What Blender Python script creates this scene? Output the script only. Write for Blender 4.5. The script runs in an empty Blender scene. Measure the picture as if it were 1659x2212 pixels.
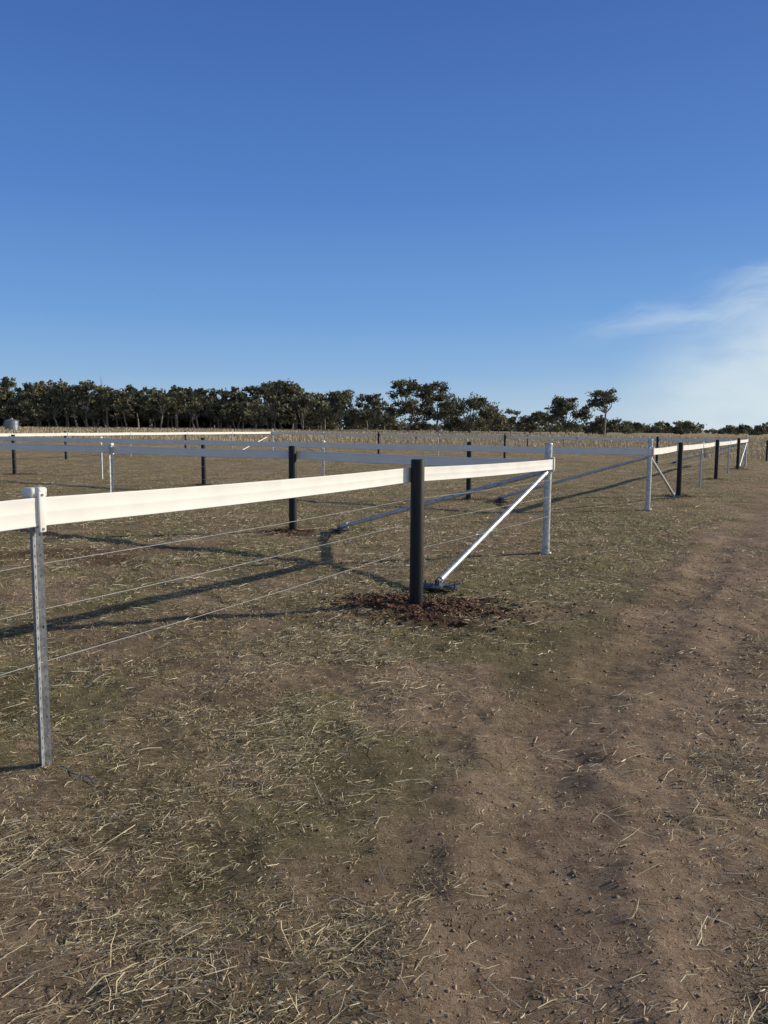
import bpy, bmesh, math, random
import numpy as np
from mathutils import Vector, Matrix

random.seed(7)
RNG = np.random.default_rng(11)
scene = bpy.context.scene
COL = scene.collection

# ------------------------------------------------------------------ noise
_T = np.random.default_rng(5).random((256, 256))
def vn(x, y, s, seed=0):
    x = np.asarray(x, float) / s + seed * 17.31
    y = np.asarray(y, float) / s + seed * 9.77
    xi = np.floor(x).astype(np.int64); yi = np.floor(y).astype(np.int64)
    fx = x - xi; fy = y - yi
    fx = fx * fx * (3 - 2 * fx); fy = fy * fy * (3 - 2 * fy)
    a = _T[xi & 255, yi & 255]; b = _T[(xi + 1) & 255, yi & 255]
    c = _T[xi & 255, (yi + 1) & 255]; d = _T[(xi + 1) & 255, (yi + 1) & 255]
    return (a * (1 - fx) + b * fx) * (1 - fy) + (c * (1 - fx) + d * fx) * fy
def fbm(x, y, s, seed=0, o=3):
    t = 0; w = 0; a = 1.0
    for i in range(o):
        t = t + a * vn(x, y, s / (2 ** i), seed + i); w += a; a *= 0.55
    return t / w
def sstep(a, b, x):
    t = np.clip((x - a) / (b - a), 0, 1)
    return t * t * (3 - 2 * t)

# ------------------------------------------------------------------ layout (metres)
CY1 = (2.11, 9.97)      # corner of first yard
G = (5.39, 15.74)       # corner of second yard
DL = (-0.866, 0.5)      # cross direction
DR = (0.4878, 0.873)    # along direction
def off(p, d, t): return (p[0] + d[0] * t, p[1] + d[1] * t)
P6 = off(G, DR, 24.0)
Q = off(P6, DL, 28.2)
R = off(G, DL, 28.2)
DUG = [(0.48, 6.78, .68), (0.02, 6.98, .42), (-1.45, 11.95, .45), (1.95, 17.75, .5), (7.34, 19.2, .5), (-5.1, 21.8, .4),
       (11.24, 26.2, .5), (-12.4, 26.0, .6), (2.6, 17.0, .4), (15.1, 33.2, .4)]

def trackd(x, y): return (x - .29) * .866 - (y - 6.95) * .5
def m_dug(x, y):
    m = np.zeros_like(x)
    for (a, b, r) in DUG:
        dd = np.sqrt((x - a) ** 2 + (y - b) ** 2)
        m = np.maximum(m, 1 - sstep(.35, 1.3, dd / r + (vn(x, y, .16, 3) - .5) * .9))
    dd = np.sqrt(((x + 4.0) / 1.5) ** 2 + ((y - 9.6) / .8) ** 2)
    m = np.maximum(m, .6 * (1 - sstep(.4, 1.2, dd + (fbm(x, y, .5, 14) - .5) * 1.6)))
    return m
def curve_d(x, y, w):
    # wheel tracks bend gently away from the fence close to the viewer
    return trackd(x, y) - .028 * np.clip(6.5 - y, 0, 6) ** 2 + (fbm(x, y, 2.2, 8) - .5) * w
def m_bare(x, y):
    d = curve_d(x, y, .9)
    m = np.exp(-((d - 1.95) / .42) ** 2) * 1.15 + np.exp(-((d - 3.5) / .5) ** 2) * 1.15
    m = m + sstep(.9, 2.0, d) * .50
    m = m + sstep(.52, .66, fbm(x, y, .8, 21)) * .60
    m = m * (.45 + 1.1 * fbm(x, y, .22, 12))
    return np.clip(m, 0, 1)
def m_green(x, y):
    d = trackd(x, y)
    m = sstep(.46, .66, fbm(x, y, .7, 31)) * (1 - sstep(1.2, 2.6, d))
    m = m + np.exp(-(((x - 2.0) / 1.3) ** 2 + ((y - 8.5) / .9) ** 2)) * .7
    return np.clip(m, 0, 1)
def m_gold(x, y):
    g = (x - 23) * .793 + (y - 42) * .609 + (fbm(x, y, 9, 41) - .5) * 8
    r = np.sqrt(x * x + y * y) + (fbm(x, y, 14, 42) - .5) * 18
    return np.maximum(sstep(-3, 3, g), sstep(66, 84, r))
def hgt(x, y):
    x = np.asarray(x, float); y = np.asarray(y, float)
    r = np.sqrt(x * x + y * y)
    fade = 1 - .75 * sstep(14, 45, r)
    h = (fbm(x, y, .9, 1) - .5) * .045 + (fbm(x, y, .22, 2) - .5) * .034 + (vn(x, y, .07, 4) - .5) * .014
    h = h * fade
    d = curve_d(x, y, .5)
    h = h - .022 * (np.exp(-((d - 1.95) / .2) ** 2) + np.exp(-((d - 3.5) / .22) ** 2)) * (1 - sstep(25, 40, r))
    h = h + .012 * (np.exp(-((d - 1.65) / .1) ** 2) + np.exp(-((d - 2.25) / .1) ** 2) + np.exp(-((d - 3.15) / .1) ** 2)) * (1 - sstep(20, 35, r))
    h = h + m_dug(x, y) * (.012 + .045 * (vn(x, y, .09, 6) - .35))
    side = 1 - sstep(-40, 60, x * 100 / np.maximum(r, 1))
    h = h + side * 1.5 * np.clip((r - 32) / 168, 0, 1)
    h = h + (fbm(x, y, 40, 51) - .5) * .5 * sstep(70, 160, r)
    return h

# ------------------------------------------------------------------ materials
def mat_new(name):
    m = bpy.data.materials.new(name); m.use_nodes = True
    nt = m.node_tree
    return m, nt, nt.nodes['Principled BSDF']
def N(nt, t, **kw):
    n = nt.nodes.new(t)
    for k, v in kw.items(): setattr(n, k, v)
    return n
def noise(nt, vec, scale, detail=3, rough=.55):
    n = N(nt, 'ShaderNodeTexNoise'); n.inputs['Scale'].default_value = scale
    n.inputs['Detail'].default_value = detail; n.inputs['Roughness'].default_value = rough
    if vec is not None: nt.links.new(vec, n.inputs['Vector'])
    return n
def ramp(nt, fac, stops):
    r = N(nt, 'ShaderNodeValToRGB')
    e = r.color_ramp.elements
    while len(e) < len(stops): e.new(.5)
    for i, (p, c) in enumerate(stops):
        e[i].position = p; e[i].color = (c[0], c[1], c[2], 1) if hasattr(c, '__len__') else (c, c, c, 1)
    nt.links.new(fac, r.inputs[0]); return r
def mixc(nt, fac, a, b, mode='MIX'):
    m = N(nt, 'ShaderNodeMix', data_type='RGBA', blend_type=mode)
    for s, v in ((m.inputs[0], fac), (m.inputs[6], a), (m.inputs[7], b)):
        if isinstance(v, (int, float)): s.default_value = v
        elif isinstance(v, tuple): s.default_value = (*v, 1)
        else: nt.links.new(v, s)
    return m.outputs[2]
def math_(nt, op, a, b=None, c=None, clamp=False):
    m = N(nt, 'ShaderNodeMath', operation=op); m.use_clamp = clamp
    for i, v in enumerate((a, b, c)):
        if v is None: continue
        if isinstance(v, (int, float)): m.inputs[i].default_value = v
        else: nt.links.new(v, m.inputs[i])
    return m.outputs[0]
def simple(name, col, rough=.6, metal=0, var=.15, scale=8, bump=0, spec=None, stretch=None):
    m, nt, b = mat_new(name)
    tc = N(nt, 'ShaderNodeTexCoord'); vec = tc.outputs['Object']
    if stretch:
        mp = N(nt, 'ShaderNodeMapping'); mp.inputs['Scale'].default_value = stretch
        nt.links.new(vec, mp.inputs[0]); vec = mp.outputs[0]
    n = noise(nt, vec, scale, 5)
    lo = tuple(c * (1 - var) for c in col); hi = tuple(min(1, c * (1 + var)) for c in col)
    r = ramp(nt, n.outputs[0], [(.3, lo), (.7, hi)])
    nt.links.new(r.outputs[0], b.inputs['Base Color'])
    b.inputs['Metallic'].default_value = metal
    rr = ramp(nt, n.outputs[0], [(.3, max(0, rough - .08)), (.7, min(1, rough + .08))])
    nt.links.new(rr.outputs[0], b.inputs['Roughness'])
    if spec is not None: b.inputs['Specular IOR Level'].default_value = spec
    if bump:
        bp = N(nt, 'ShaderNodeBump'); bp.inputs['Strength'].default_value = bump; bp.inputs['Distance'].default_value = .01
        nt.links.new(n.outputs[0], bp.inputs['Height']); nt.links.new(bp.outputs[0], b.inputs['Normal'])
    return m
def attrmat(name, rough=.8, trans=0, spec=.2):
    m, nt, b = mat_new(name)
    a = N(nt, 'ShaderNodeAttribute', attribute_name='Col')
    nt.links.new(a.outputs[0], b.inputs['Base Color'])
    b.inputs['Roughness'].default_value = rough
    b.inputs['Specular IOR Level'].default_value = spec
    if trans:
        t = N(nt, 'ShaderNodeBsdfTranslucent'); nt.links.new(a.outputs[0], t.inputs[0])
        mx = N(nt, 'ShaderNodeMixShader'); mx.inputs[0].default_value = trans
        nt.links.new(b.outputs[0], mx.inputs[1]); nt.links.new(t.outputs[0], mx.inputs[2])
        nt.links.new(mx.outputs[0], nt.nodes['Material Output'].inputs[0])
    return m

M_white = simple('white_rail_plastic', (.72, .705, .665), .5, 0, .06, 4, 0, .3)
M_edge_shade = simple('rail_edge_shade', (.25, .26, .28), .5, 0, .1, 5)  # grey shadow of the rail's lower edge, painted in as colour
M_gal = simple('galvanised_steel', (.46, .48, .49), .45, .5, .32, 22, .05)
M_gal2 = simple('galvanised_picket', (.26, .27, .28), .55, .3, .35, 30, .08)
M_black = simple('black_post_surface', (.010, .010, .011), .5, 0, .5, 6, .25, .3, (12, 12, 1.2))
M_plate = simple('dark_steel_plate', (.09, .095, .105), .45, .6, .3, 14)
M_wire = simple('steel_wire', (.50, .51, .50), .4, .35, .1, 5)
M_screw = simple('screw_metal', (.2, .2, .21), .4, .7, .1, 5)
M_pick_dark = simple('dark_picket', (.035, .033, .03), .7, 0, .2, 5)
M_blue = simple('blue_twine', (.02, .08, .22), .5, 0, .2, 5)
M_bark = simple('bark', (.22, .19, .155), .9, 0, .35, 1.5, .3)
M_leaf = attrmat('leaves', .6, .25, .3)
M_straw = attrmat('straw', .6, .18, .3)
M_clod = attrmat('soil_clod', 1.0, 0, .1)
M_tank = simple('corrugated_tank', (.20, .23, .27), .5, .4, .15, 3)

def ground_mat():
    m, nt, b = mat_new('paddock_ground')
    tc = N(nt, 'ShaderNodeTexCoord'); O = tc.outputs['Object']
    at = N(nt, 'ShaderNodeAttribute', attribute_name='Mask')
    sp = N(nt, 'ShaderNodeSeparateColor'); nt.links.new(at.outputs[0], sp.inputs[0])
    bare, green, gold = sp.outputs; dug = at.outputs[3]
    n0 = noise(nt, O, .35, 4, .6)
    n1 = noise(nt, O, 1.6, 8, .7); n2 = noise(nt, O, 18, 8, .8); n3 = noise(nt, O, 90, 4, .7)
    thatch = ramp(nt, n2.outputs[0], [(.34, (.060, .044, .024)), (.5, (.190, .142, .082)), (.66, (.39, .300, .178))]).outputs[0]
    soil = ramp(nt, n2.outputs[0], [(.32, (.18, .120, .080)), (.5, (.33, .235, .162)), (.68, (.46, .345, .245))]).outputs[0]
    big = ramp(nt, n1.outputs[0], [(.32, .62), (.5, .98), (.68, 1.32)]).outputs[0]
    big0 = ramp(nt, n0.outputs[0], [(.3, .85), (.7, 1.15)]).outputs[0]
    c = mixc(nt, bare, thatch, soil)
    g = ramp(nt, n3.outputs[0], [(.35, (.065, .080, .025)), (.7, (.19, .19, .07))]).outputs[0]
    c = mixc(nt, math_(nt, 'MULTIPLY', green, .55), c, g)
    fib = None
    for i, (ang, sx, sy) in enumerate([(.2, 13, 210), (1.1, 16, 190), (2.1, 12, 230), (2.75, 18, 200)]):
        mp = N(nt, 'ShaderNodeMapping'); mp.inputs['Rotation'].default_value = (0, 0, ang)
        mp.inputs['Scale'].default_value = (sx, sy, 1); mp.inputs['Location'].default_value = (i * 3.1, i * 7.7, 0)
        dn = noise(nt, O, 3.0, 2)
        ad = N(nt, 'ShaderNodeVectorMath', operation='MULTIPLY_ADD')
        nt.links.new(dn.outputs[1], ad.inputs[0]); ad.inputs[1].default_value = (.12, .12, 0); nt.links.new(O, ad.inputs[2])
        nt.links.new(ad.outputs[0], mp.inputs[0])
        nn = noise(nt, mp.outputs[0], 1.0, 1.5, .5)
        r = ramp(nt, nn.outputs[0], [(.60, 0.0), (.68, 1.0)]).outputs[0]
        fib = r if fib is None else math_(nt, 'MAXIMUM', fib, r)
    inv = math_(nt, 'SUBTRACT', 1.0, math_(nt, 'MULTIPLY', bare, .85))
    fm = math_(nt, 'MULTIPLY', math_(nt, 'MULTIPLY', fib, inv), .65)
    c = mixc(nt, fm, c, (.64, .52, .33))
    gm = noise(nt, O, .5, 8, .7)
    gc = ramp(nt, gm.outputs[0], [(.35, (.22, .165, .095)), (.6, (.42, .33, .20)), (.75, (.52, .42, .265))]).outputs[0]
    c = mixc(nt, gold, c, gc)
    dc = ramp(nt, n2.outputs[0], [(.3, (.038, .020, .014)), (.7, (.135, .072, .048))]).outputs[0]
    c = mixc(nt, dug, c, dc)
    c = mixc(nt, 1.0, c, big, 'MULTIPLY')
    c = mixc(nt, 1.0, c, big0, 'MULTIPLY')
    nt.links.new(c, b.inputs['Base Color'])
    b.inputs['Roughness'].default_value = 1; b.inputs['Specular IOR Level'].default_value = .05
    hsum = math_(nt, 'ADD', math_(nt, 'MULTIPLY', n3.outputs[0], .5), math_(nt, 'MULTIPLY', n2.outputs[0], 1.8))
    hsum = math_(nt, 'ADD', hsum, math_(nt, 'MULTIPLY', fib, .3))
    bp = N(nt, 'ShaderNodeBump'); bp.inputs['Strength'].default_value = .9; bp.inputs['Distance'].default_value = .026
    nt.links.new(hsum, bp.inputs['Height']); nt.links.new(bp.outputs[0], b.inputs['Normal'])
    return m
M_ground = ground_mat()

# ------------------------------------------------------------------ mesh helpers
def quadmesh(name, V, F, mats, midx=None, col=None, attr='Col', smooth=False, parent=None):
    V = np.ascontiguousarray(V, dtype=np.float32); F = np.ascontiguousarray(F, dtype=np.int32)
    me = bpy.data.meshes.new(name)
    me.vertices.add(len(V)); me.vertices.foreach_set('co', V.ravel())
    me.loops.add(F.size); me.loops.foreach_set('vertex_index', F.ravel())
    me.polygons.add(len(F)); me.polygons.foreach_set('loop_start', np.arange(0, F.size, 4, dtype=np.int32))
    for m in mats: me.materials.append(m)
    if midx is not None: me.polygons.foreach_set('material_index', np.ascontiguousarray(midx, dtype=np.int32))
    if smooth: me.polygons.foreach_set('use_smooth', np.ones(len(F), dtype=bool))
    me.update(calc_edges=True)
    if col is not None:
        a = me.color_attributes.new(attr, 'FLOAT_COLOR', 'POINT')
        if col.shape[1] == 3: col = np.hstack([col, np.ones((len(col), 1))])
        a.data.foreach_set('color', np.ascontiguousarray(col, dtype=np.float32).ravel())
    ob = bpy.data.objects.new(name, me); COL.objects.link(ob)
    if parent: ob.parent = parent
    return ob

def bm_obj(name, bm, mats, parent=None, smooth_angle=None):
    me = bpy.data.meshes.new(name); bm.to_mesh(me); bm.free()
    for m in mats: me.materials.append(m)
    if smooth_angle:
        for p in me.polygons: p.use_smooth = True
        try: me.set_sharp_from_angle(angle=math.radians(smooth_angle))
        except Exception: pass
    ob = bpy.data.objects.new(name, me); COL.objects.link(ob)
    if parent: ob.parent = parent
    return ob
def b_cyl(bm, p0, p1, r0, r1=None, n=20, bevel=0, mi=0, caps=True):
    r1 = r0 if r1 is None else r1
    p0 = Vector(p0); p1 = Vector(p1); d = p1 - p0
    q = d.to_track_quat('Z', 'Y').to_matrix().to_4x4()
    M = Matrix.Translation((p0 + p1) / 2) @ q
    g = bmesh.ops.create_cone(bm, cap_ends=caps, segments=n, radius1=r0, radius2=r1, depth=d.length, matrix=M)
    vs = set(g['verts'])
    for f in bm.faces:
        if all(v in vs for v in f.verts): f.material_index = mi
    if bevel:
        top = [e for e in bm.edges if e.verts[0] in vs and e.verts[1] in vs and
               all(abs((v.co - p1).dot(d.normalized())) < 1e-4 for v in e.verts)]
        res = bmesh.ops.bevel(bm, geom=top, offset=bevel, segments=3, affect='EDGES', profile=.5)
        for f in res['faces']: f.material_index = mi
def b_box(bm, c, ax, ay, size, bevel=0, mi=0, seg=2):
    ax = Vector(ax).normalized(); ay = Vector(ay).normalized(); az = ax.cross(ay).normalized()
    M = Matrix.Translation(c) @ Matrix((ax, ay, az)).transposed().to_4x4() @ Matrix.Diagonal((*size, 1))
    g = bmesh.ops.create_cube(bm, size=1, matrix=M)
    vs = set(g['verts'])
    for f in bm.faces:
        if all(v in vs for v in f.verts): f.material_index = mi
    if bevel:
        es = [e for e in bm.edges if e.verts[0] in vs and e.verts[1] in vs]
        res = bmesh.ops.bevel(bm, geom=es, offset=bevel, segments=seg, affect='EDGES', profile=.5)
        for f in res['faces']: f.material_index = mi
def hz(x, y): return float(hgt(np.array([x]), np.array([y]))[0])
def base_z(x, y):
    side = 1 - float(sstep(-40, 60, np.array([x * 100 / max(math.hypot(x, y), 1)]))[0])
    return side * 1.5 * min(max((math.hypot(x, y) - 32) / 168, 0), 1)
def empty(name):
    e = bpy.data.objects.new(name, None); COL.objects.link(e); e.empty_display_size = .3
    return e

# ------------------------------------------------------------------ ground sheet
def axis(lo, hi, f0, f1, st, gr):
    a = list(np.arange(f0, f1, st))
    s = st; v = a[-1]
    while v < hi: s *= gr; v += s; a.append(v)
    s = st; v = a[0]; b = []
    while v > lo: s *= gr; v -= s; b.append(v)
    return np.array(b[::-1] + a)
xs = axis(-4000, 4000, -3.2, 4.0, .034, 1.04)
ys = axis(-300, 5000, 1.2, 9.0, .034, 1.04)
X, Y = np.meshgrid(xs, ys)
x = X.ravel(); y = Y.ravel()
V = np.stack([x, y, hgt(x, y)], 1)
nx, ny = len(xs), len(ys)
i = np.arange(nx * ny).reshape(ny, nx)
F = np.stack([i[:-1, :-1].ravel(), i[:-1, 1:].ravel(), i[1:, 1:].ravel(), i[1:, :-1].ravel()], 1)
mask = np.stack([m_bare(x, y), m_green(x, y), m_gold(x, y), m_dug(x, y)], 1)
quadmesh('ground', V, F, [M_ground], None, mask, 'Mask', True)

# ------------------------------------------------------------------ straw and grass
def blades(n, rmin, rmax, amin, amax, kind):
    r = np.exp(RNG.uniform(math.log(rmin), math.log(rmax), n))
    a = RNG.uniform(amin, amax, n)
    px = r * np.sin(a); py = r * np.cos(a)
    bare = m_bare(px, py); gold = m_gold(px, py); dug = m_dug(px, py); gr = m_green(px, py)
    clump = fbm(px, py, .28, 61); cl2 = fbm(px, py, 1.3, 65)
    if kind == 'flat': keep = RNG.random(n) < (1 - .90 * bare) * (1 - .8 * dug) * (.3 + 1.0 * sstep(.3, .7, clump)) * (.42 + .8 * sstep(.35, .65, cl2))
    elif kind == 'long': keep = RNG.random(n) < (1 - .75 * bare) * (1 - .8 * dug) * (.15 + 1.1 * sstep(.4, .7, cl2))
    elif kind == 'up': keep = RNG.random(n) < (1 - .97 * bare) * (1 - dug) * (.15 + 1.1 * sstep(.35, .65, clump))
    else: keep = RNG.random(n) < gold
    px, py, r, gr, clump = px[keep], py[keep], r[keep], gr[keep], clump[keep]
    n = len(px); pz = hgt(px, py)
    lod = np.clip(r / 3.5, .9, 4.0)
    az = RNG.uniform(0, 2 * math.pi, n)
    if kind in ('flat', 'long'):
        az = np.where(RNG.random(n) < .45, RNG.normal(.5, .5, n), az)
        if kind == 'flat':
            L = np.clip(RNG.lognormal(math.log(.024), .68, n), .008, .16) * (lod ** .45)
            W = RNG.uniform(.0006, .0016, n) * lod ** .85
        else:
            L = RNG.uniform(.05, .19, n); W = RNG.uniform(.0009, .0020, n) * lod ** .8
        tilt = RNG.normal(0, .15, n) + .03; lift = RNG.uniform(.001, .014, n)
    elif kind == 'up':
        L = RNG.uniform(.007, .024, n) * lod ** .5; W = RNG.uniform(.0008, .0016, n) * lod
        tilt = RNG.uniform(.25, 1.3, n); lift = np.zeros(n)
    else:
        L = RNG.uniform(.12, .42, n) * (.5 + fbm(px, py, 2.5, 71) * 1.1); W = RNG.uniform(.010, .028, n) * (r / 60)
        tilt = RNG.uniform(1.0, 1.6, n); lift = np.zeros(n)
    d = np.stack([np.cos(az) * np.cos(tilt), np.sin(az) * np.cos(tilt), np.sin(tilt)], 1)
    side = np.stack([-np.sin(az), np.cos(az), RNG.normal(0, .7, n)], 1)
    side /= np.linalg.norm(side, axis=1)[:, None]
    c = np.stack([px, py, pz + lift], 1)
    if kind in ('flat', 'long'):
        bend = np.stack([RNG.normal(0, .10, n), RNG.normal(0, .10, n), np.abs(RNG.normal(0, .05, n))], 1) * L[:, None]
        p0 = c - d * L[:, None] / 2; p1 = c + bend; p2 = c + d * L[:, None] / 2
        p0[:, 2] = np.maximum(p0[:, 2], pz + .001); p2[:, 2] = np.maximum(p2[:, 2], pz + .001)
    else:
        bend = np.stack([RNG.normal(0, .15, n), RNG.normal(0, .15, n), np.zeros(n)], 1) * L[:, None]
        p0 = c; p1 = c + d * L[:, None] * .55 + bend * .4; p2 = c + d * L[:, None] + bend
        p0[:, 2] -= .004
    s = side * W[:, None]
    tip = .35
    V = np.stack([p0 - s, p0 + s, p1 - s, p1 + s, p2 - s * tip, p2 + s * tip], 1).reshape(-1, 3)
    b = np.arange(n)[:, None] * 6
    F = np.concatenate([b + np.array([[0, 1, 3, 2]]), b + np.array([[2, 3, 5, 4]])], 0)
    t = RNG.random((n, 1)) ** 1.1; v = RNG.uniform(.75, 1.15, (n, 1))
    if kind == 'flat':
        col = (np.array([[.27, .20, .115]]) * (1 - t) + np.array([[.84, .73, .49]]) * t) * v
    elif kind == 'long':
        col = (np.array([[.45, .36, .21]]) * (1 - t) + np.array([[.86, .77, .54]]) * t) * v
    elif kind == 'up':
        dry = np.array([[.20, .15, .08]]) * (1 - t) + np.array([[.60, .50, .30]]) * t
        grn = np.array([[.08, .10, .03]]) * (1 - t) + np.array([[.23, .25, .08]]) * t
        k = (RNG.random((n, 1)) < (.10 + .55 * gr[:, None]))
        col = np.where(k, grn, dry) * v
    else:
        col = (np.array([[.28, .215, .13]]) * (1 - t) + np.array([[.60, .50, .33]]) * t) * v
    return V, F, np.repeat(np.minimum(col, .85), 6, axis=0)
def join_sets(sets):
    o = 0; Vs = []; Fs = []; Cs = []
    for (V, F, C) in sets:
        Vs.append(V); Fs.append(F + o); Cs.append(C); o += len(V)
    return np.concatenate(Vs), np.concatenate(Fs), np.concatenate(Cs)
V, F, C = join_sets([blades(580000, .9, 45, -.85, .85, 'flat'), blades(8000, .9, 14, -.85, .85, 'long')])
quadmesh('straw_litter', V, F, [M_straw], None, C)
V, F, C = join_sets([blades(420000, .9, 50, -.85, .85, 'up')])
quadmesh('paddock_grass', V, F, [M_straw], None, C)
V, F, C = join_sets([blades(150000, 38, 200, -.75, .75, 'gold')])
quadmesh('tall_dry_grass', V, F, [M_straw], None, C)

# soil clods
def clods(pts, sizes, cols):
    base = np.array([[1, 0, 0], [0, 1, 0], [-1, 0, 0], [0, -1, 0], [.7, .7, .75], [-.7, .7, .7], [-.7, -.7, .8], [.7, -.7, .7]], float)
    base[:4] *= 1.05
    q = np.array([[0, 1, 5, 4], [1, 2, 6, 5], [2, 3, 7, 6], [3, 0, 4, 7], [4, 5, 6, 7]])
    n = len(pts)
    v = base[None] * RNG.uniform(.6, 1.3, (n, 8, 1)) + RNG.normal(0, .18, (n, 8, 3))
    a = RNG.uniform(0, 6.28, n); ca, sa = np.cos(a)[:, None], np.sin(a)[:, None]
    vx = v[:, :, 0] * ca - v[:, :, 1] * sa; vy = v[:, :, 0] * sa + v[:, :, 1] * ca
    v = np.stack([vx, vy, v[:, :, 2]], 2) * sizes[:, None, None] * np.array([1, 1, .8])
    v = v + pts[:, None, :]
    F = (np.arange(n)[:, None, None] * 8 + q[None]).reshape(-1, 4)
    return v.reshape(-1, 3), F, np.repeat(cols, 8, axis=0)
P = []; S = []
for k, (a, b, r) in enumerate(DUG):
    n = int(2300 * r / .6) if k < 2 else 300
    rr = np.abs(RNG.normal(0, .62, n)) * r; an = RNG.uniform(0, 6.28, n)
    P.append(np.stack([a + rr * np.cos(an) * 1.35, b + rr * np.sin(an)], 1)); S.append(np.minimum(RNG.lognormal(math.log(.008), .5, n), .024))
P = np.concatenate(P); S = np.concatenate(S)
pts = np.stack([P[:, 0], P[:, 1], hgt(P[:, 0], P[:, 1])], 1)
t = RNG.random((len(P), 1))
dcol = np.array([[.05, .026, .018]]) * (1 - t) + np.array([[.16, .088, .06]]) * t
s1 = clods(pts, S, dcol)
n = 45000
r = np.exp(RNG.uniform(math.log(1), math.log(20), n)); a = RNG.uniform(-.8, .8, n)
px, py = r * np.sin(a), r * np.cos(a); kp = RNG.random(n) < .15 + m_bare(px, py)
px, py, r = px[kp], py[kp], r[kp]
t = RNG.random((len(px), 1))
s2 = clods(np.stack([px, py, hgt(px, py)], 1), np.minimum(RNG.lognormal(math.log(.003), .5, len(px)) * np.clip(r / 4, .8, 2.5), .012),
           np.array([[.16, .11, .075]]) * (1 - t) + np.array([[.40, .295, .21]]) * t)
V, F, C = join_sets([s1, s2])
quadmesh('dirt_clods', V, F, [M_clod], None, C)

# ------------------------------------------------------------------ fences
UP = Vector((0, 0, 1))
def rail_profile():
    h = .066
    f = [(-.004, -h), (.004, -h), (.0062, -h + .003), (.0062, -h + .012), (.0052, -h + .018), (.0050, -.008), (.0056, -.004), (.0056, .004),
         (.0050, .008), (.0052, h - .018), (.0062, h - .012), (.0062, h - .003), (.004, h)]
    b = [(-a, z) for a, z in f[::-1]][1:-1]
    return f + [(-.004, h)] + [(a, z) for a, z in b]
def make_rail(name, pts, parent, sub=6):
    prof = rail_profile(); path = []
    for k in range(len(pts) - 1):
        a, b = pts[k], pts[k + 1]; L = (b - a).length
        for s in range(sub):
            t = s / sub
            p = a.lerp(b, t); p.z -= .012 * 4 * t * (1 - t) * min(1, L / 4)
            path.append(p)
    path.append(pts[-1].copy())
    bm = bmesh.new(); rings = []
    for k, p in enumerate(path):
        d = (path[min(k + 1, len(path) - 1)] - path[max(k - 1, 0)]); d.z = 0; d.normalize()
        nrm = Vector((d.y, -d.x, 0))
        rings.append([bm.verts.new(p + nrm * a + UP * z) for a, z in prof])
    m = len(prof)
    for k in range(len(rings) - 1):
        for j in range(m):
            f = bm.faces.new((rings[k][j], rings[k][(j + 1) % m], rings[k + 1][(j + 1) % m], rings[k + 1][j]))
            zz = (prof[j][1] + prof[(j + 1) % m][1]) / 2
            if zz < -.0625: f.material_index = 1  # lowest faces carry the painted shadow
    bm.faces.new(rings[0][::-1]); bm.faces.new(rings[-1])
    bmesh.ops.recalc_face_normals(bm, faces=bm.faces)
    return bm_obj(name, bm, [M_white, M_edge_shade], parent, 25)

def make_black(parent, x, y, top=1.335):
    bz = base_z(x, y); bm = bmesh.new()
    b_cyl(bm, (x, y, bz - .25), (x, y, bz + top), .063, .0615, 32, .007)
    return bm_obj('black_post', bm, [M_black], parent, 40)
def make_corner(parent, x, y, top=1.44):
    bz = base_z(x, y); bm = bmesh.new()
    b_cyl(bm, (x, y, bz - .2), (x, y, bz + top - .012), .047, None, 32)
    b_cyl(bm, (x, y, bz + top - .03), (x, y, bz + top), .0505, None, 32, .008)
    b_cyl(bm, (x, y, bz + .005), (x, y, bz + .03), .075, None, 24, .004)
    b_cyl(bm, (x, y, bz + 1.055), (x, y, bz + 1.10), .0525, None, 32)
    for k in range(4):
        a = k * math.pi / 2 + .6
        b_cyl(bm, (x + .062 * math.cos(a), y + .062 * math.sin(a), bz + .03), (x + .062 * math.cos(a), y + .062 * math.sin(a), bz + .045), .008, None, 6)
    return bm_obj('corner_post', bm, [M_gal], parent, 40)
def make_picket(parent, x, y, d, n, top=1.30):
    bz = base_z(x, y); bm = bmesh.new()
    c = Vector((x, y, 0)); z0 = bz - .15; z1 = bz + top
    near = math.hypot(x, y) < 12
    dirs = [(Vector(d) * .88 + Vector(n) * .48).normalized(), (Vector(d) * -.88 + Vector(n) * .48).normalized(), -Vector(n)]
    for k, dv in enumerate(dirs):
        w = .030 if k < 2 else .036; th = .0038
        pn = Vector((-dv.y, dv.x, 0))
        if near and k != 2:
            b_box(bm, c + dv * (.002 + .006) + UP * (z0 + z1) / 2, dv, pn, (.012, th, z1 - z0), mi=0)
            b_box(bm, c + dv * (.002 + .024) + UP * (z0 + z1) / 2, dv, pn, (.010, th, z1 - z0), mi=0)
            z = z0; step = .048
            while z < z1:
                za, zb = z + .013, min(z + step, z1)
                b_box(bm, c + dv * (.002 + .0155) + UP * (za + zb) / 2, dv, pn, (.007, th, zb - za), mi=0)
                z += step
        else:
            b_box(bm, c + dv * (.002 + w / 2) + UP * (z0 + z1) / 2, dv, pn, (w, th, z1 - z0), mi=0)
    return bm_obj('steel_picket', bm, [M_gal2 if near else M_gal], parent)
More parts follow.
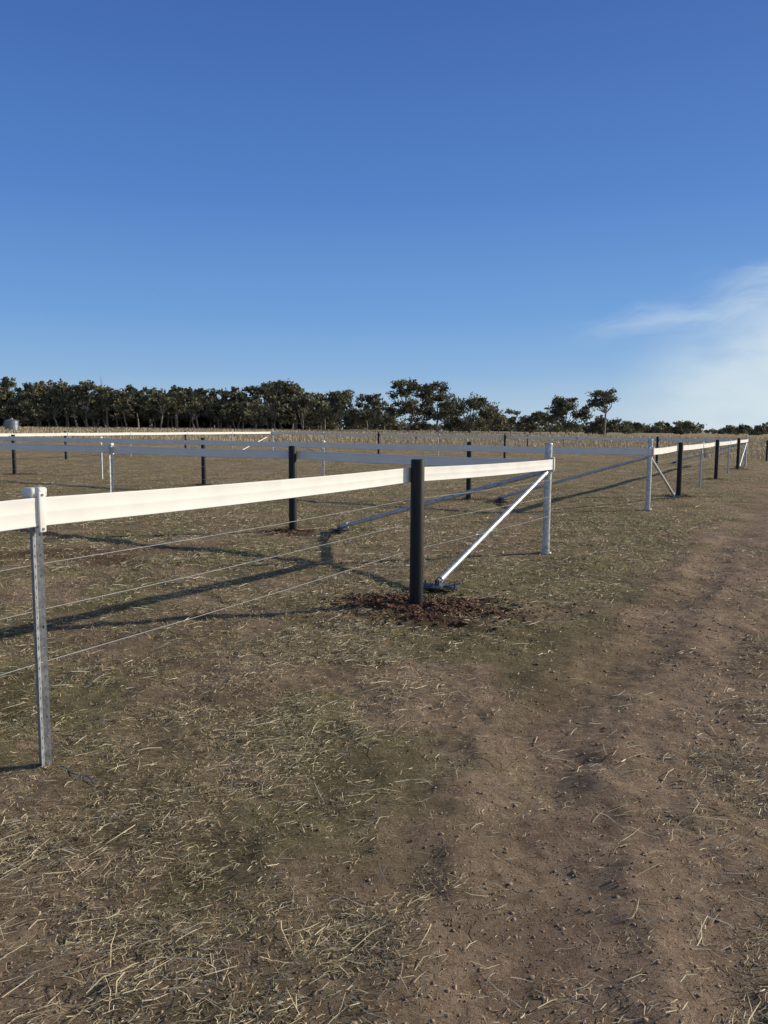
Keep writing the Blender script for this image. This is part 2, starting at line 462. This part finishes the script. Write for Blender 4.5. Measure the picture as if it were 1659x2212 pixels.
def make_bracket(parent, p, d, n, kind):
    d = Vector(d); n = Vector(n)
    bm = bmesh.new()
    b_box(bm, p + n * .013, d, n, (.036, .012, .186), .0055, 0, 3)
    b_box(bm, p - n * .013, d, n, (.036, .012, .186), .0045, 0, 2)
    b_box(bm, p + UP * .083, d, n, (.034, .034, .022), .005, 0, 2)
    b_box(bm, p - UP * .083, d, n, (.034, .034, .022), .005, 0, 2)
    for s in (-.078, .078):
        q = p + n * .018 + UP * s
        b_cyl(bm, q, q + n * .0035, .0065, None, 10, mi=1)
    if kind == 'p':
        q = p - n * .036
        b_box(bm, q + UP * .086, d, n, (.088, .076, .048), .016, 0, 4)
        b_box(bm, q + UP * .050, d, n, (.060, .046, .05), .006, 0, 2)
        b_box(bm, p - n * .008 + UP * .096 + d * .008, d, n, (.050, .05, .034), .013, 0, 4)
    return bm_obj('rail_clip', bm, [M_white, M_screw], parent, 40)
def make_brace(parent, cx, cy, d, L):
    bz = base_z(cx, cy); fx, fy = cx + d[0] * L, cy + d[1] * L; fz = base_z(fx, fy) + .02
    dv = Vector((d[0], d[1], 0)).normalized(); pn = Vector((-dv.y, dv.x, 0))
    top = Vector((cx, cy, bz + 1.07)) + dv * .055; foot = Vector((fx, fy, fz + .075))
    ax = (top - foot).normalized()
    bm = bmesh.new()
    b_cyl(bm, foot + ax * .05, top - ax * .03, .030, None, 24)
    b_cyl(bm, foot + ax * .03, foot + ax * .16, .034, None, 24)
    b_cyl(bm, top - ax * .12, top - ax * .02, .034, None, 24)
    b_box(bm, top, ax, pn, (.09, .012, .045), .003)
    b_box(bm, foot + ax * .02, ax, pn, (.09, .014, .05), .003)
    b_cyl(bm, foot - pn * .04, foot + pn * .04, .009, None, 10)
    bm_obj('brace_pipe', bm, [M_gal], parent, 40)
    bm = bmesh.new(); f0 = Vector((fx, fy, fz + .012))
    rot = Matrix.Rotation(.35, 3, 'Z'); d2 = rot @ dv; p2 = rot @ pn
    b_box(bm, f0 + UP * .006, d2, p2, (.20, .40, .010), .002)
    b_box(bm, f0 + UP * .022, p2, d2, (.10, .34, .012), .002)
    tilt = (p2 + UP * .22).normalized()
    b_box(bm, f0 + p2 * .13 + UP * .035, tilt, d2, (.20, .075, .009), .002)
    tilt2 = (-p2 + UP * .16 + d2 * .3).normalized()
    b_box(bm, f0 - p2 * .14 + UP * .034, tilt2, tilt2.cross(UP).normalized(), (.22, .055, .009), .002)
    for s in (-1, 1):
        b_box(bm, foot + pn * .022 * s - UP * .02, dv, pn, (.07, .008, .085), .002)
        b_cyl(bm, f0 + p2 * .17 * s + d2 * .06, f0 + p2 * .17 * s + d2 * .06 + UP * .07, .009, None, 8)
        b_cyl(bm, f0 + p2 * .15 * s - d2 * .07, f0 + p2 * .15 * s - d2 * .07 + UP * .05, .009, None, 8)
    bm_obj('brace_foot_plate', bm, [M_plate], parent, 35)
def make_wires(parent, pts, zs):
    bm = bmesh.new()
    for z in zs:
        for a, b in zip(pts[:-1], pts[1:]):
            n = 4; prev = None
            for k in range(n + 1):
                t = k / n; p = Vector(a).lerp(Vector(b), t); p = Vector((p.x, p.y, p.z + z - .012 * 4 * t * (1 - t)))
                if prev is not None: b_cyl(bm, prev, p, .0018, None, 5, caps=False)
                prev = p
    bm_obj('fence_wire', bm, [M_wire], parent)

def fence_run(parent, nodes, d, n, rail_end_ext=.05):
    d = Vector((d[0], d[1], 0)).normalized(); n = Vector((n[0], n[1], 0)).normalized()
    rp = []; wp = []
    for k, (ty, px, py, ro, rz) in enumerate(nodes):
        bz = base_z(px, py)
        p = Vector((px, py, bz + rz)) + n * ro
        rp.append(p)
        wo = math.copysign({'b': .066, 'p': .006, 'c': .05}[ty], ro)
        wp.append(Vector((px, py, bz)) + n * wo)
    for k, (ty, px, py, ro, rz) in enumerate(nodes):
        if ty == 'b': make_black(parent, px, py)
        elif ty == 'p': make_picket(parent, px, py, d, n * math.copysign(1, ro))
        s = math.copysign(1, ro)
        if ty == 'b': make_bracket(parent, rp[k] + d * .082, d, n * s, 'b')
        elif ty == 'p': make_bracket(parent, rp[k], d, n * s, 'p')
        else: make_bracket(parent, rp[k], d, n * s, 'c')
    rail_pts = [p.copy() for p in rp]
    if nodes[-1][0] == 'c': rail_pts[-1] += (rp[-1] - rp[-2]).normalized() * rail_end_ext
    if nodes[0][0] == 'c': rail_pts[0] -= (rp[1] - rp[0]).normalized() * rail_end_ext
    make_rail('rail', rail_pts, parent)
    make_wires(parent, wp, (.97, .755, .505))

RZ = 1.19
y1 = empty('horse_rail_fence')
A = (-1.60, 3.52); B = (.30, 6.95)
A2 = (A[0] - 2.0, A[1] - 3.45)
nA = (.866, -.5)
fence_run(y1, [('b', A2[0] - 1.95, A2[1] - 3.4, -.074, RZ), ('b', A2[0], A2[1], .03, RZ), ('p', A[0], A[1], .040, RZ + .025), ('b', B[0], B[1], -.076, RZ + .002),
               ('c', CY1[0], CY1[1], .064, RZ - .022)], (.5, .866), nA)
nD = (.5, .866)
fence_run(y1, [('c', CY1[0], CY1[1], .064, RZ - .03)] + [
    ('b' if k % 2 == 1 else 'p', *off(CY1, DL, 4.08 * k), (.076 if k % 2 else .04), RZ + .008 * k) for k in range(1, 5)], DL, nD)
make_corner(y1, *CY1)
make_brace(y1, *CY1, (-.56, -.845), 2.78)
make_brace(y1, *CY1, (-.83, .557), 3.36)
y2 = empty('horse_rail_fence')
nG = (-.5, -.866)
t2 = [3.98, 8.02, 12.1, 16.3, 20.6, 24.6]
fence_run(y2, [('c', G[0], G[1], .064, RZ)] + [('b' if k % 2 == 0 else 'p', *off(G, DL, t), (.076 if k % 2 == 0 else .04), RZ + .004 * k) for k, t in enumerate(t2)]
          + [('c', R[0], R[1], .064, RZ + .03)], DL, nG)
fence_run(y2, [('c', G[0], G[1], .064, RZ)] + [('b' if k % 2 == 1 else 'p', *off(G, DR, 4.0 * k), (-.076 if k % 2 else .04), RZ) for k in range(1, 6)]
          + [('c', P6[0], P6[1], .064, RZ)], DR, (.873, -.4878))
fence_run(y2, [('c', P6[0], P6[1], .064, RZ)] + [('b' if k % 2 == 1 else 'p', *off(P6, DL, 4.03 * k), (.076 if k % 2 else .04), RZ) for k in range(1, 7)]
          + [('c', Q[0], Q[1], .064, RZ)], DL, nD)
fence_run(y2, [('c', Q[0], Q[1], .064, RZ)] + [('b' if k % 2 == 0 else 'p', *off(Q, DR, -4.0 * k), (-.076 if k % 2 == 0 else -.04), RZ) for k in range(1, 6)]
          + [('c', R[0], R[1], -.064, RZ)], DR, (-.873, .4878))
for (c, ds) in ((G, (DL, DR)), (P6, (DL, (-DR[0], -DR[1]))), (Q, ((-DL[0], -DL[1]), (-DR[0], -DR[1]))), (R, ((-DL[0], -DL[1]), DR))):
    make_corner(y2, *c)
    for dd in ds: make_brace(y2, *c, dd, 3.2)

wf = empty('wire_fence')
bm = bmesh.new(); bw = bmesh.new()
def wf_line(p0, p1, n, zt=1.15):
    prev = None
    for k in range(n + 1):
        px = p0[0] + (p1[0] - p0[0]) * k / n; py = p0[1] + (p1[1] - p0[1]) * k / n
        bz = base_z(px, py)
        rr = .05 if k % 5 == 0 else .022
        b_cyl(bm, (px, py, bz - .2), (px, py, bz + zt + random.uniform(-.05, .05)), rr, None, 7)
        cur = Vector((px, py, bz))
        if prev is not None:
            for z in (.3, .55, .8, 1.05): b_cyl(bw, prev + UP * z, cur + UP * z, .003, None, 4, caps=False)
        prev = cur
wf_line((21.2, 43.0), (3, 74), 9); wf_line((3, 74), (-75, 120), 20); wf_line((21.2, 43.0), (60, 66), 10)
bm_obj('fence_pickets', bm, [M_pick_dark], wf); bm_obj('fence_wires', bw, [M_pick_dark], wf)

bm = bmesh.new(); prev = None
for k in range(9):
    px = -1.52 + .028 * k; py = 3.50 - .020 * k + .012 * math.sin(k * 1.4)
    p = Vector((px, py, hz(px, py) + .008 + .004 * math.sin(k * 2.1)))
    if prev is not None: b_cyl(bm, prev, p, .0025, None, 6)
    prev = p
bm_obj('blue_twine', bm, [M_blue])

# ------------------------------------------------------------------ trees
def tube_q(p0, p1, r0, r1, n=6):
    d = p1 - p0; L = np.linalg.norm(d); d = d / max(L, 1e-6)
    u = np.cross(d, [0.3, 0.9, .1]); u /= np.linalg.norm(u); w = np.cross(d, u)
    a = np.arange(n) * 2 * math.pi / n
    ring = np.cos(a)[:, None] * u + np.sin(a)[:, None] * w
    V = np.concatenate([p0 + ring * r0, p1 + ring * r1]); k = np.arange(n)
    F = np.stack([k, (k + 1) % n, n + (k + 1) % n, n + k], 1)
    return V, F
def tree_arr(rng, X, Yy, H, Rr, cb, nl, leafn, leafs, flat=False, dead=False, hue=None, lobe=1.0):
    Z = hz(X, Yy) - .15
    Vs, Fs, Ms, Cs = [], [], [], []; o = 0
    def add(V, F, mi, C):
        nonlocal o
        Vs.append(V); Fs.append(F + o); Ms.append(np.full(len(F), mi)); Cs.append(C); o += len(V)
    base = np.array([X, Yy, Z]); fork = base + np.array([rng.normal(0, .05) * H, rng.normal(0, .05) * H, H * min(.5, cb * .95 + .05)])
    tr = H * .019 + .03
    mid = (base + fork) / 2 + np.array([rng.normal(0, .015) * H, rng.normal(0, .015) * H, 0])
    bc = np.array([[.1, .1, .1]])
    for a, b, ra, rb in ((base, mid, tr * 1.25, tr), (mid, fork, tr, tr * .8)):
        v, f = tube_q(a, b, ra, rb); add(v, f, 0, np.repeat(bc, len(v), 0))
    lean = rng.normal(0, .08, 2) * Rr
    hue = rng.uniform(.8, 1.2) if hue is None else hue
    for l in range(nl):
        zf = cb + (1 - cb) * (rng.uniform(.08, .95) if not flat else rng.uniform(.35, .93))
        rr = Rr * math.sqrt(rng.random()) * (.9 if zf < .75 else .62)
        a = l * 2.399 + rng.normal(0, .4)
        lr = Rr * rng.uniform(.20, .42) * lobe; lz = lr * rng.uniform(.5, .85)
        c = base + np.array([math.cos(a) * rr + lean[0], math.sin(a) * rr + lean[1], H * zf])
        c[2] = min(c[2], base[2] + H - lz * .9)
        k = fork + (c - fork) * .5 + np.array([rng.normal(0, .04) * H, rng.normal(0, .04) * H, -.03 * H])
        for p, q, ra, rb in ((fork, k, tr * .5, tr * .28), (k, c, tr * .28, tr * .07)):
            v, f = tube_q(p, q, ra, rb, 5); add(v, f, 0, np.repeat(bc, len(v), 0))
        if dead:
            for _ in range(3):
                e = c + rng.normal(0, .09, 3) * H; v, f = tube_q(k, e, tr * .15, .01, 4); add(v, f, 0, np.repeat(bc, len(v), 0))
            continue
        n = int(leafn * rng.uniform(.6, 1.2))
        ns = 9
        sc = rng.normal(0, 1, (ns, 3)); sc /= np.linalg.norm(sc, axis=1)[:, None]; sc *= rng.uniform(.2, 1.1, (ns, 1))
        pick = rng.integers(0, ns, n)
        pos = sc[pick] + rng.normal(0, .24, (n, 3))
        pos = c + pos * np.array([lr, lr, lz])
        e1 = rng.normal(0, 1, (n, 3)); e1 /= np.linalg.norm(e1, axis=1)[:, None]
        e2 = np.cross(e1, rng.normal(0, 1, (n, 3))); e2 /= np.linalg.norm(e2, axis=1)[:, None]
        s = leafs * rng.uniform(.6, 1.3, (n, 1))
        e1 = e1 * s * .75; e2 = e2 * s * .40
        V = np.stack([pos - e1, pos + e2, pos + e1, pos - e2], 1).reshape(-1, 3)
        F = np.arange(4 * n).reshape(n, 4)
        g = rng.random((n, 1)); lb = rng.uniform(.7, 1.3)
        col = (np.array([[.066, .070, .042]]) * (1 - g) + np.array([[.185, .178, .108]]) * g) * lb * hue
        if rng.random() < .10: col = col * np.array([[1.15, 1.0, .85]])
        add(V, F, 1, np.repeat(col, 4, 0))
    return np.concatenate(Vs), np.concatenate(Fs), np.concatenate(Ms), np.concatenate(Cs)
def tree_obj(name, arrs):
    o = 0; V, F, M, C = [], [], [], []
    for v, f, m, c in arrs:
        V.append(v); F.append(f + o); M.append(m); C.append(c); o += len(v)
    return quadmesh(name, np.concatenate(V), np.concatenate(F), [M_bark, M_leaf], np.concatenate(M), np.concatenate(C))
rt = np.random.default_rng(3)
hero = [
    (5.6, 190, 12.9, 4.6, .36, 24, 180, .42, False),
    (12.6, 184, 12.0, 5.4, .26, 32, 185, .42, False),
    (20.6, 190, 9.0, 6.4, .10, 34, 185, .42, False),
    (46.5, 200, 9.7, 5.2, .16, 32, 190, .42, False),
    (53.6, 190, 11.4, 4.3, .46, 20, 140, .36, True),
    (42.5, 212, 6.4, 3.2, .12, 14, 160, .42, False),
    (60.5, 214, 5.4, 4.2, .08, 18, 160, .42, False),
    (-11.2, 194, 10.3, 4.6, .26, 24, 170, .42, False),
    (-4.6, 200, 9.6, 4.4, .28, 22, 170, .42, False),
    (-0.2, 196, 8.2, 3.8, .26, 18, 160, .42, False),
    (27.5, 206, 7.2, 3.6, .15, 16, 160, .42, False)]
for (a, b, H, Rr, cb, nl, ln, ls, fl) in hero:
    tree_obj('eucalyptus_tree', [tree_arr(rt, a, b, H, Rr, cb, nl, ln, ls, fl)])
tree_obj('dead_tree', [tree_arr(rt, -73, 198, 14.0, 3.2, .4, 9, 0, .4, False, True)])

prof_x = [-700, -300, 0, 60, 110, 150, 200, 260, 300, 370, 430, 480, 540, 590, 612, 650, 690, 720]
prof_y = [832, 828, 826, 836, 824, 836, 828, 850, 838, 850, 841, 850, 838, 832, 812, 838, 850, 860]
arrs = []
for row, Yr in enumerate((184, 194, 206, 220)):
    Xc = -150.0
    while Xc < -14 - row * 1.0:
        Yc = Yr + rt.uniform(-5, 5)
        px = 829.5 + Xc / Yc * 1671
        top = np.interp(px, prof_x, prof_y)
        hzn = 927.4 - (829.5 - px) * .0078
        H = (hzn - top) / 1671 * Yc + .9
        H *= rt.uniform(.74, 1.12) if row else rt.uniform(.62, 1.06)
        arrs.append(tree_arr(rt, Xc, Yc, H, rt.uniform(2.6, 4.0), rt.uniform(.15, .42), 15, 80, .54, lobe=1.1))
        Xc += rt.uniform(2.8, 5.4)
for k in range(160):
    Xc = rt.uniform(-155, -16); Yc = rt.uniform(212, 240)
    arrs.append(tree_arr(rt, Xc, Yc, rt.uniform(4, 7.5), 4.0, .03, 8, 75, .85, lobe=1.2, hue=.8))
tree_obj('distant_woodland', arrs)

arrs = []
for (px, top, Yc, Rm) in [(1075, 882, 232, 4.0), (1102, 886, 240, 4.0), (1130, 890, 250, 3.6), (1150, 893, 240, 3), (1185, 896, 250, 3.5),
                          (1345, 907, 330, 5), (1372, 911, 340, 4), (1480, 906, 320, 4.2), (1466, 914, 330, 3.5), (1600, 915, 360, 4.5), (1632, 918, 350, 4),
                          (1575, 919, 420, 5), (905, 890, 250, 4.5), (970, 888, 250, 4.5), (1275, 912, 270, 4),
                          (760, 890, 240, 4.5), (800, 888, 240, 4.5), (845, 892, 240, 4.5), (730, 880, 240, 4.5)]:
    Xc = (px - 829.5) / 1671 * Yc; H = (931 - top) / 1671 * Yc + 1.2
    arrs.append(tree_arr(rt, Xc, Yc, H, Rm, .12, 13, 95, .56, lobe=1.1))
for k in range(330):
    px = rt.uniform(-600, 2600); Yc = rt.uniform(520, 900)
    Xc = (px - 829.5) / 1671 * Yc
    arrs.append(tree_arr(rt, Xc, Yc, rt.uniform(3, 8.5), rt.uniform(6, 12), .03, 9, 36, 1.7, lobe=1.1))
tree_obj('distant_trees', arrs)

# ------------------------------------------------------------------ water tank
def tank(x, y, r, h):
    bz = hz(x, y); bm = bmesh.new()
    k = 0; z = bz - .1
    while z < bz + h - .01:
        b_cyl(bm, (x, y, z), (x, y, min(z + .1, bz + h)), r, r - .02 if k % 2 else r + .02, 32, caps=False); z += .1; k += 1
    b_cyl(bm, (x, y, bz + h), (x, y, bz + h + r * .28), r + .05, .12, 32)
    b_cyl(bm, (x, y, bz + h + r * .26), (x, y, bz + h + r * .28 + .12), .2, .18, 12)
    b_cyl(bm, (x + r + .06, y, bz), (x + r + .06, y, bz + h), .04, None, 8)
    bm_obj('water_tank', bm, [M_tank], None, 30)
tank(-57.5, 120, 1.0, 1.55)

# ------------------------------------------------------------------ sky and sun
AZ = math.atan2(.959, .283); EL = math.radians(20.5)
w = bpy.data.worlds.new('World'); scene.world = w; w.use_nodes = True
nt = w.node_tree; bg = nt.nodes['Background']
sky = N(nt, 'ShaderNodeTexSky', sky_type='NISHITA'); sky.sun_disc = False
sky.sun_elevation = EL; sky.sun_rotation = AZ
sky.air_density = 1.0; sky.dust_density = .3; sky.ozone_density = 2.0; sky.altitude = 100
tc = N(nt, 'ShaderNodeTexCoord'); sx = N(nt, 'ShaderNodeSeparateXYZ'); nt.links.new(tc.outputs['Generated'], sx.inputs[0])
az = math_(nt, 'ARCTAN2', sx.outputs[0], sx.outputs[1]); el = math_(nt, 'ARCSINE', sx.outputs[2])
clear = ramp(nt, sx.outputs[2], [(0.0, (.42, .585, .76)), (.03, (.36, .54, .755)), (.07, (.245, .445, .745)), (.14, (.150, .345, .715)),
                                 (.27, (.083, .226, .605)), (.46, (.048, .138, .44)), (.62, (.030, .085, .27)), (1.0, (.022, .055, .16))]).outputs[0]
cs = N(nt, 'ShaderNodeVectorMath', operation='SCALE'); nt.links.new(clear, cs.inputs[0]); cs.inputs[3].default_value = 10.0
skycol = mixc(nt, .14, cs.outputs[0], sky.outputs[0])
def ss(v, a, b):
    m = N(nt, 'ShaderNodeMapRange', interpolation_type='SMOOTHSTEP'); nt.links.new(v, m.inputs[0])
    m.inputs[1].default_value = a; m.inputs[2].default_value = b; return m.outputs[0]
wn_ = N(nt, 'ShaderNodeCombineXYZ'); nt.links.new(math_(nt, 'MULTIPLY', az, 6), wn_.inputs[0]); nt.links.new(math_(nt, 'MULTIPLY', el, 6), wn_.inputs[1])
warp = math_(nt, 'MULTIPLY_ADD', noise(nt, wn_.outputs[0], 1.5, 3, .5).outputs[0], .045, -.0225)
def wispf(k, b0, sc_a, sc_d, lo, hi, th0, th1, a0, a1, off_):
    ctr = math_(nt, 'MULTIPLY_ADD', az, k, b0)
    dv = math_(nt, 'ADD', math_(nt, 'SUBTRACT', el, ctr), warp)
    cb = N(nt, 'ShaderNodeCombineXYZ'); cb.inputs[2].default_value = off_
    nt.links.new(math_(nt, 'MULTIPLY', az, sc_a), cb.inputs[0]); nt.links.new(math_(nt, 'MULTIPLY', dv, sc_d), cb.inputs[1])
    nw = noise(nt, cb.outputs[0], 1.0, 9, .58); nw.inputs['Distortion'].default_value = .35
    band = math_(nt, 'MULTIPLY', ss(dv, -lo, 0), ss(dv, hi, 0))
    return math_(nt, 'MULTIPLY', math_(nt, 'MULTIPLY', band, ss(az, a0, a1)), ss(nw.outputs[0], th0, th1))
w1 = wispf(.10, .102, 10, 60, .034, .018, .28, .72, .19, .36, 0.)
w2 = wispf(.34, .022, 8, 40, .040, .028, .30, .74, .29, .46, 3.)
w3 = wispf(.10, .142, 10, 50, .018, .018, .34, .74, .35, .47, 7.)
cb2 = N(nt, 'ShaderNodeCombineXYZ')
nt.links.new(math_(nt, 'MULTIPLY', az, 7.0), cb2.inputs[0]); nt.links.new(math_(nt, 'MULTIPLY', el, 16.0), cb2.inputs[1])
nh = noise(nt, cb2.outputs[0], 1.0, 6, .55)
diag = math_(nt, 'SUBTRACT', math_(nt, 'MULTIPLY', az, .55), el)
h1 = math_(nt, 'MULTIPLY', math_(nt, 'MULTIPLY', ss(diag, .045, .17), ss(az, .20, .43)), ss(nh.outputs[0], .05, .60))
h0 = math_(nt, 'MULTIPLY', ss(az, .0, .6), ss(el, .10, .0))
tot = math_(nt, 'MAXIMUM', math_(nt, 'MULTIPLY', h1, .78), math_(nt, 'MULTIPLY', h0, .40))
for t_, k_ in ((w1, .40), (w2, .36), (w3, .28)):
    inv_ = math_(nt, 'MULTIPLY', math_(nt, 'SUBTRACT', 1.0, tot), math_(nt, 'MULTIPLY', t_, k_))
    tot = math_(nt, 'ADD', tot, inv_)
final = mixc(nt, tot, skycol, (7.0, 8.0, 8.4))
nt.links.new(final, bg.inputs[0]); bg.inputs[1].default_value = .10

sd = Vector((math.sin(AZ) * math.cos(EL), math.cos(AZ) * math.cos(EL), math.sin(EL)))
sl = bpy.data.lights.new('sun', 'SUN'); sl.energy = 5.0; sl.angle = math.radians(.5); sl.color = (1, .90, .75)
so = bpy.data.objects.new('sun', sl); COL.objects.link(so)
so.rotation_mode = 'QUATERNION'; so.rotation_quaternion = sd.to_track_quat('Z', 'Y'); so.location = sd * 50

# ------------------------------------------------------------------ camera
cam = bpy.data.cameras.new('camera'); co = bpy.data.objects.new('camera', cam); COL.objects.link(co)
cam.sensor_fit = 'VERTICAL'; cam.sensor_height = 36; cam.lens = 1671 / 2212 * 36
cam.clip_start = .05; cam.clip_end = 9000
Mx = Matrix.Rotation(math.radians(90 - 6.1), 4, 'X') @ Matrix.Rotation(math.radians(.42), 4, 'Z')
co.matrix_world = Matrix.Translation((0, 0, 1.6)) @ Mx
scene.camera = co
scene.view_settings.view_transform = 'Standard'; scene.view_settings.look = 'None'
scene.view_settings.exposure = 0; scene.view_settings.gamma = 1
